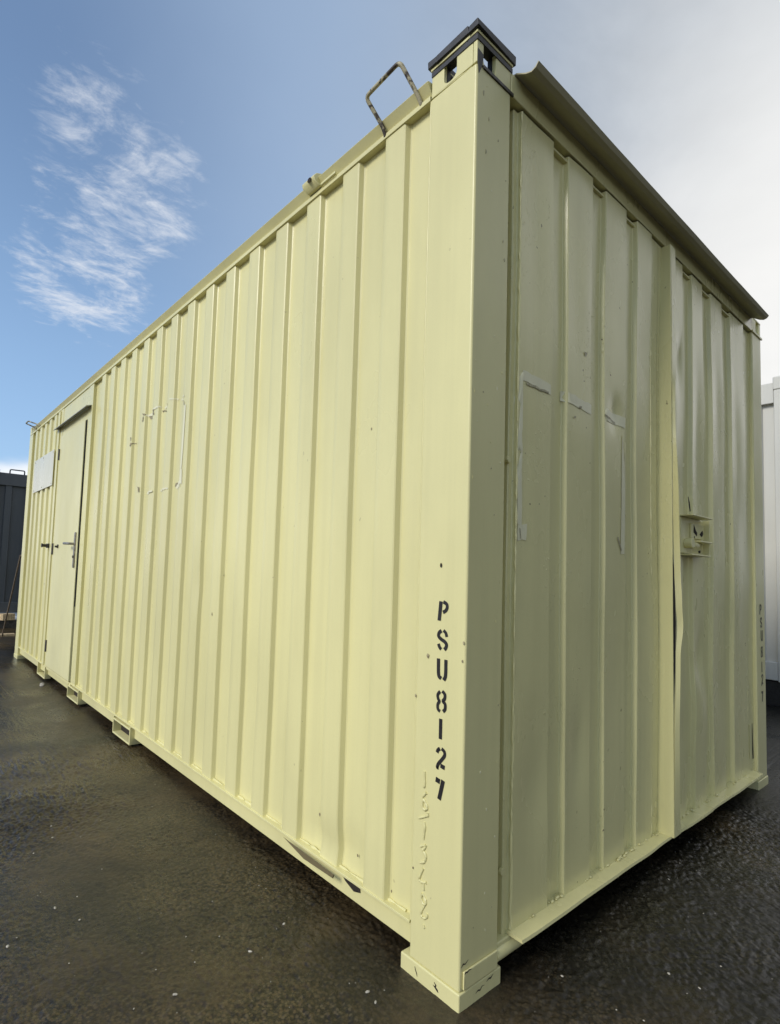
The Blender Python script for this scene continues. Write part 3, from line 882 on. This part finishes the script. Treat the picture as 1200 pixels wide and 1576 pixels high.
tb = bmesh.new(); tube(tb, [(.150, .012, .058), (.262, .012, .058)], .019, 12); obj('sill_tube', tb, 'paint_end', cabin)
led = bmesh.new(); nL = 40; rowsL = []
for i in range(nL+1):
    x = .214+(2.375-.214)*i/nL; j = .0025*float(vnoise(np.array([x*7.]), np.array([.1]), 55)[0])
    rowsL.append([led.verts.new(p) for p in ((x, .028, .098), (x, -.034+j*2, .094+j), (x, -.036+j*2, .086+j), (x, .028, .0875))])
for A, B in zip(rowsL, rowsL[1:]):
    for k in range(4): led.faces.new((A[k], A[(k+1) % 4], B[(k+1) % 4], B[k]))
led.faces.new(rowsL[0]); led.faces.new(rowsL[-1][::-1])
obj('sill_ledge', led, 'paint_end', cabin, 30)
# crumbs of weld along the foot of the end wall
cr = bmesh.new()
for i in range(70):
    x = random.uniform(.23, 2.3); r = random.uniform(.002, .006)
    m4 = Matrix.Translation((x, .006+random.uniform(-.006, .006), .100)) @ Matrix.Diagonal((r*random.uniform(1, 3), r, r*.8, 1)); bmesh.ops.create_icosphere(cr, subdivisions=1, radius=1, matrix=m4)
tag(obj('weld_crumbs', cr, 'paint_end', cabin, 80), kind='stuff')

# centre cover: a flat standing off the wall and a bent strip on its front edge
def strip(name, rows, th, mat, parent):
    bm = bmesh.new(); R_ = []
    for (a, b) in rows:
        a, b = Vector(a), Vector(b); nrm = (b-a).cross(Vector((0, 0, 1))).normalized()*th
        R_.append([bm.verts.new(v) for v in (a, b, b+nrm, a+nrm)])
    for A, B in zip(R_, R_[1:]):
        for k in range(4): bm.faces.new((A[k], A[(k+1) % 4], B[(k+1) % 4], B[k]))
    bm.faces.new(R_[0]); bm.faces.new(R_[-1][::-1]); return obj(name, bm, mat, parent, 30)
def lerp_tab(tab, z):
    for a, b in zip(tab, tab[1:]):
        if a[0] >= z >= b[0]:
            t = (a[0]-z)/(a[0]-b[0]); t = t*t*(3-2*t) if len(tab) > 3 else t; return [u+(v-u)*t for u, v in zip(a[1:], b[1:])]
    return tab[-1][1:] if z < tab[-1][0] else tab[0][1:]
zz = np.linspace(2.421, .094, 90)
plateT = [(2.421, 1.2455, -.026), (.094, 1.205, -.0445)]
strip('cover_flat', [((lerp_tab(plateT, z)[0], .022, z), (lerp_tab(plateT, z)[0]-.001, lerp_tab(plateT, z)[1], z)) for z in zz], .004, 'paint_end', cabin)
# z, left x, left y, right x, right y
stripT = [(2.421, 1.2455, -.0265, 1.297, -.0245), (2.0, 1.238, -.031, 1.292, -.028), (1.754, 1.2345, -.0325, 1.241, -.041), (1.335, 1.2275, -.0355, 1.223, -.058), (1.10, 1.2280, -.0385, 1.231, -.060), (.96, 1.2275, -.0435, 1.237, -.063), (.885, 1.2355, -.0455, 1.2435, -.0645), (.76, 1.2255, -.0435, 1.232, -.058), (.42, 1.2120, -.0435, 1.236, -.052), (.20, 1.2085, -.0440, 1.250, -.047), (.094, 1.2052, -.0450, 1.268, -.044)]
gap = bmesh.new(); prism(gap, [(1.230, -.022, 1.30), (1.275, -.022, 1.1), (1.290, -.022, .89), (1.280, -.022, .70), (1.240, -.022, .35), (1.228, -.022, .80)], (0, .002, 0)); obj('cover_shade_plate', gap, 'hole', cabin)  # dark plate paints in the shade inside the hollow cover
strip('cover_strip', [((q[0]+.0015, q[1], z), (q[2], q[3], z)) for z in zz for q in [lerp_tab(stripT, z)]], -.004, 'paint_end', cabin)

# lock box on the right leaf
lb = thing('lock_box', None, None); lb.parent = cabin
def L(name, bm, mat='paint_end', bev=.002): return obj(name, bm, mat, lb, bevel=bev)
L('box_plate', boxes((1.398, 1.66, -.004, .004, 1.17, 1.322)))
L('top_flange', boxes((1.392, 1.62, -.052, .004, 1.3225, 1.328)))
L('bottom_flange', boxes((1.398, 1.612, -.046, .004, 1.160, 1.1655)))
L('side_flange', boxes((1.650, 1.656, -.030, .004, 1.166, 1.322)))
bm = bmesh.new(); tube(bm, [(1.445, -.004, 1.212), (1.445, -.034, 1.212)], .021, 16); tube(bm, [(1.47, -.022, 1.206), (1.52, -.022, 1.206)], .013, 10); L('lock_boss', bm)
L('latch_shelf', boxes((1.50, 1.640, -.044, -.004, 1.219, 1.226)))
bm = boxes((1.492, 1.636, -.012, -.004, 1.236, 1.30)); L('keeper_plate', bm)
for poly in ([(1.517, 1.296), (1.538, 1.272), (1.555, 1.262), (1.550, 1.248), (1.530, 1.256), (1.515, 1.262)], [(1.585, 1.258), (1.605, 1.270), (1.618, 1.276), (1.626, 1.262), (1.610, 1.248), (1.597, 1.252)], [(1.52, 1.246), (1.53, 1.244), (1.527, 1.236)], [(1.59, 1.186), (1.615, 1.19), (1.618, 1.180), (1.598, 1.176)]):
    bm = bmesh.new(); yy = -.0122 if poly[0][1] > 1.22 else -.0042; prism(bm, [(x, yy, z) for x, z in poly], (0, -.0012, 0)); obj('rust_spot', bm, 'hole', lb)
for x, z in ((1.672, 1.236), (1.676, 1.198)):
    bm = bmesh.new(); prism(bm, [(x+.006*math.cos(t), E_OUT-.003, z+.012*math.sin(t)) for t in np.linspace(0, 2*math.pi, 8)[:-1]], (0, -.001, 0)); obj('rust_spot', bm, 'hole', lb)
bm = bmesh.new(); prism(bm, [(1.478, -.004, 1.412), (1.492, -.004, 1.39), (1.503, -.004, 1.352), (1.496, -.004, 1.350), (1.486, -.004, 1.375)], (0, -.002, 0)); obj('tear', bm, 'hole', right)
# rusted slot low on the far post frame
bm = boxes((2.345, 2.376, .0125, .0158, .16, .33)); obj('worn_plate', bm, 'paint_end', right, bevel=.001)
bm = bmesh.new(); prism(bm, [(2.400, .0158, .15), (2.412, .0158, .15), (2.409, .0158, .20), (2.398, .0158, .33), (2.396, .0158, .20)], (0, -.002, 0)); obj('rust_spot', bm, 'hole', right)

# filler and scuffs on the left leaf
def edepth(x):
    for l, r in ((.2235, .405), (.495, .653), (.747, .908), (1.0, 1.131)):
        if l <= x <= r: return E_OUT
    return E_IN
def end_d(x, z):
    x, z = np.array([float(x)]), np.array([float(z)])
    d = edepth(x[0])+1.5*wob(x*1.2, z*1.1, 7)+.0022*vnoise(x*3.3, z*2.1, 31)*2
    for q in LEFT_DENTS: d = d+gauss(x, z, *q)
    return float(d[0])
def patch_end(name, poly, mat, lift):
    bm = bmesh.new(); P = [Vector(p) for p in poly]; o = []
    for a, c in zip(P, P[1:]+P[:1]):
        n = max(1, int((c-a).length/.02)); o += [a.lerp(c, k/n)+Vector((random.uniform(-.002, .002), random.uniform(-.0025, .0025)))*(n > 1) for k in range(n)]
    me_ = [bm.verts.new((p.x, 0, p.y)) for p in o]; f = bm.faces.new(me_); bmesh.ops.triangulate(bm, faces=[f])
    for _ in range(2): bmesh.ops.subdivide_edges(bm, edges=[e for e in bm.edges if e.calc_length() > .03], cuts=1); bmesh.ops.triangulate(bm, faces=bm.faces[:])
    for v in bm.verts: v.co.y = end_d(v.co.x, v.co.z)-lift
    return obj(name, bm, mat, left, 60)
for q in END_SCARS: patch_end('filler_patch', q, 'filler_grey', .0016)
for q in END_MARKS: patch_end('scuff_mark', q, 'mark_faint', .0024)
for x, z in ((.195, 1.375), (.195, .252)):
    bm = bmesh.new(); tube(bm, [(x, .022, z), (x, .012, z)], .010, 10); obj('screw', bm, 'paint_end', left, bevel=.001)

# lifting loops of bent rod on the roof rail
def loop(y0, y1, t0, t1, zt, xt, zt2=None):
    bm = bmesh.new()
    tube(bm, [Vector(p) for p in rounded([(.004, y0, 2.446), (-.006, y0+.002, 2.465), (xt, t0, zt), (xt, t1, zt2 or zt), (-.006, y1-.002, 2.462), (.004, y1, 2.442)], .018, 6)], .0065, 10); obj('lifting_loop', bm, 'loop', cabin, 80)
loop(.205, .360, .232, .383, 2.560, -.066, 2.550)
loop(5.56, 5.73, 5.72, 5.85, 2.520, -.085)
bm = bmesh.new()
prism(bm, [(-.010, .69, 2.452), (-.030, .70, 2.470), (-.034, .70, 2.485), (-.020, .70, 2.500), (.0, .70, 2.508), (.03, .70, 2.505), (.03, .70, 2.452)], (0, .075, .0))
box(bm, -.010, .0, .605, .69, 2.4495, 2.460); obj('tie_bracket', bm, 'paint', cabin, bevel=.003)
bm = bmesh.new(); prism(bm, [(-.0345+.0*math.cos(t), .725+.011*math.cos(t), 2.4775+.0085*math.sin(t)) for t in np.linspace(0, 2*math.pi, 9)[:-1]], (-.002, 0, 0)); obj('rust_spot', bm, 'hole', cabin)

# roof and the two unseen sides
bm = boxes((.150, WX-.150, .02, LY-.02, 2.485, 2.5045)); obj('roof', bm, 'roof', cabin)
def plain_sheet(name, a, b, fixed, along, out, inn, pitch=.2167, mat='paint', parent=None, z0=.112, z1=2.433, nz=2):
    s = [(a, inn)]; k = a+.11
    while k+.10 < b: s += [(k-.01, inn), (k, out), (k+.085, out), (k+.10, inn)]; k += pitch
    s.append((b, inn)); pr = np.array(s); zs = np.linspace(z0, z1, nz)
    U = np.broadcast_to(pr[:, 0], (nz, len(pr))); Z_ = np.broadcast_to(zs[:, None], U.shape); Dp = np.broadcast_to(pr[:, 1], U.shape)
    P = np.stack([Dp, U, Z_], -1) if along == 'y' else np.stack([U, Dp, Z_], -1)
    me = grid_mesh(name, P); finish(me, 20); return link_obj(name, me, mat, parent)
plain_sheet('side_wall', .16, LY-.16, 0, 'y', WX-.005, WX-.026, parent=cabin)
plain_sheet('end_wall', .156, WX-.156, 0, 'x', LY-.005, LY-.026, parent=cabin)

# ------------------------------------------------------------------ other cabins in the yard
def yard_cabin(name, label, loc, rz, wid, lng, hgt, lift, paint, post=.16, frame=None):
    t = thing(name, label, 'cabin', loc, rz); fm = frame or paint
    for sx in (0, 1):
        for sy in (0, 1):
            x0 = sx*(wid-post); y0 = sy*(lng-post)
            p = obj('corner_post', boxes((x0, x0+post, y0, y0+post, lift-.01, hgt-.1)), fm, t, bevel=.008)
            obj('corner_casting', boxes((x0-.004, x0+post+.004, y0-.004, y0+post+.004, hgt-.1, hgt+.02)), fm, p, bevel=.01)
            obj('foot', boxes((x0+.02, x0+post-.02, y0+.02, y0+post-.02, -.03, lift-.01)), 'dark_steel', p)
    for nm, z0, z1 in (('top_rail', hgt-.22, hgt-.03), ('bottom_rail', lift, lift+.16)):
        for y0 in (.004, lng-.074): obj(nm, boxes((post, wid-post, y0, y0+.07, z0, z1)), fm, t, bevel=.006)
        for x0 in (.004, wid-.074): obj(nm, boxes((x0, x0+.07, post, lng-post, z0, z1)), fm, t, bevel=.006)
    for o_, i_, al, e in ((.02, .05, 'y', lng), (wid-.02, wid-.05, 'y', lng), (.02, .05, 'x', wid), (lng-.02, lng-.05, 'x', wid)):
        plain_sheet('cabin_side', post-.01, e-post+.01, 0, al, o_, i_, .28, paint, t, lift+.1, hgt-.1)
    obj('roof', boxes((.05, wid-.05, .05, lng-.05, hgt-.06, hgt-.02)), paint, t)
    obj('floor_frame', boxes((.1, wid-.1, .1, lng-.1, lift+.02, lift+.12)), 'dark_steel', t)
    return t
wc = yard_cabin('white_cabin', 'white steel cabin showing past the right corner post of the cream cabin', (5.0, .325, 0), 0, 2.44, 6.06, 2.93, .215, 'white_paint')
# details on the white cabin's near side: roof flashing, lower rail step, latch
obj('flashing', boxes((-.012, .0, .49, 5.8, 2.74, 2.775)), 'white_paint', wc, bevel=.003)
obj('side_rail', boxes((-.010, .012, .49, 5.8, .47, .52)), 'white_paint', wc, bevel=.003)
bm = bmesh.new(); tube(bm, [(-.02, .50, 2.925), (-.02, .62, 2.925)], .022, 10); obj('roof_fitting', bm, 'steel', wc)
bm = boxes((-.03, 0, .49, .53, .35, .375)); box(bm, -.03, -.0, .505, .515, .375, .43); box(bm, -.025, .0, .48, .56, .24, .27); obj('latch', bm, 'dark_steel', wc)
for yy in (.35, 1.6, 3.4):
    o = obj('bearer', boxes((5.02, 7.3, yy, yy+.9, -.02, .205)), 'black', None, bevel=.006); tag(o, None, 'beam', 'added black blocks darkening the gap under the white cabin'); o['label'] = {.35: 'nearest black block added to darken the gap under the corner of the white cabin', 1.6: 'middle black block added to darken the gap under the white cabin', 3.4: 'farthest black block added to darken the gap under the white cabin'}[yy]  # black blocks added to darken the see-through gap under the white cabin
dc = yard_cabin('dark_cabin', 'dark grey steel cabin in the background left of the cream cabin', (-.05, 9.05, 0), R(-3), 6.06, 2.44, 2.42, .225, 'grey_paint')
bm = bmesh.new(); tube(bm, rounded([(.30, .04, 2.36), (.30, .02, 2.455), (.50, .02, 2.455), (.50, .04, 2.36)], .02), .010, 8); obj('lifting_loop', bm, 'grey_paint', dc)

# the tall row of stacked cabins behind the photographer, seen in the photograph as the dark half of the end wall's reflection
for k in range(2, 6):
    st = thing('stacked_cabins', 'two dark cabins stacked in a row behind the photographer', 'cabin', (-10.5+k*7.2, -9.2, 0), 0, 'stacked cabins behind the photographer')
    for lv in (0, 1):
        z = lv*3.0
        obj('cabin_body', boxes((0, 7.15, 0, 2.44, z, z+2.95)), 'grey_paint', st, bevel=.03)

# ------------------------------------------------------------------ small things lying about
def stone(name, label, x, y, r, mat, group=None, flat=.6):
    bm = bmesh.new(); bmesh.ops.create_icosphere(bm, subdivisions=2, radius=1)
    ax = (r*random.uniform(.8, 1.5), r*random.uniform(.6, 1), r*flat*random.uniform(.6, 1)); s0 = random.random()*50
    for v in bm.verts:
        n = 1+.45*float(vnoise(np.array([v.co.x*1.5+s0]), np.array([v.co.y*1.5+v.co.z*2]), 3)[0]); v.co = Vector((v.co.x*ax[0], v.co.y*ax[1], v.co.z*ax[2]))*n
    o = obj(name, bm, mat, None, 25); o.location = (x, y, gz(x, y)+ax[2]*.45); o.rotation_euler = (0, 0, random.random()*6)
    return tag(o, label, 'stone', group)
stone('stone', 'white rounded stone on the wet ground beside the step bracket', STONE[0]-.02, STONE[1], .024, 'concrete', None, .9)
for i, (x, y) in enumerate(CHIPS):
    stone('stone_chip', 'small pale stone chip on the wet dark ground', x, y, random.choice((.0045, .0035, .0055)), 'concrete', 'small pale stone chips scattered on the ground')
# fine pale grit
gr = bmesh.new()
for i in range(520):
    a = random.random(); x = random.uniform(-1.3, 2.4); y = random.uniform(-.6, 2.6)
    if x > 0 and y > 0: continue
    r = random.choice((.0009, .0012, .0015, .002)); z = gz(x, y)
    m4 = Matrix.Translation((x, y, z+r*.5)) @ Matrix.Rotation(random.random()*6, 4, 'Z') @ Matrix.Diagonal((r*random.uniform(.8, 1.8), r, r*.7, 1))
    bmesh.ops.create_icosphere(gr, subdivisions=1, radius=1, matrix=m4)
tag(obj('pale_grit', gr, 'concrete', None, 80), 'fine pale grit scattered over the wet tarmac', None, None, 'stuff')
# pole leaning at the far end, block and pipe under the dark cabin, plank by the white cabin
bm = bmesh.new(); tube(bm, [(.13, 7.85, .0), (.0455, 6.4, 1.10)], .009, 8); tag(obj('pole', bm, 'old_wood', None, 60), 'thin brown pole leaning behind the far end of the cream cabin', 'pole')
o = obj('wooden_block', boxes((-.09, .09, -.07, .07, 0, .10)), 'wood', None, bevel=.006); o.location = (.34, 8.98, gz(.34, 8.98)+.12); o.rotation_euler = (0, 0, .3)
tag(o, 'pale wooden block on a bearer under the dark grey cabin', 'block')
o = obj('bearer', boxes((-.9, .9, -.06, .06, -.02, .115)), 'dark_steel', None, bevel=.005); o.location = (.75, 9.0, 0); tag(o, 'dark bearer lying on the ground under the dark grey cabin', 'beam')
o = obj('plank', boxes((-.6, .6, -.05, .05, 0, .035)), 'wood', None, bevel=.003); o.location = (-.3, 8.0, gz(-.3, 8.0)); tag(o, 'brown plank lying on the ground before the dark grey cabin', 'plank')
o = obj('pale_bar', boxes((-.25, .25, -.03, .03, 0, .035)), 'white_paint', None, bevel=.004); o.location = (4.80, .36, gz(4.8, .36)+.0); o.rotation_euler = (0, 0, .25); tag(o, 'pale bar lying on the ground at the foot of the white cabin', 'bar')
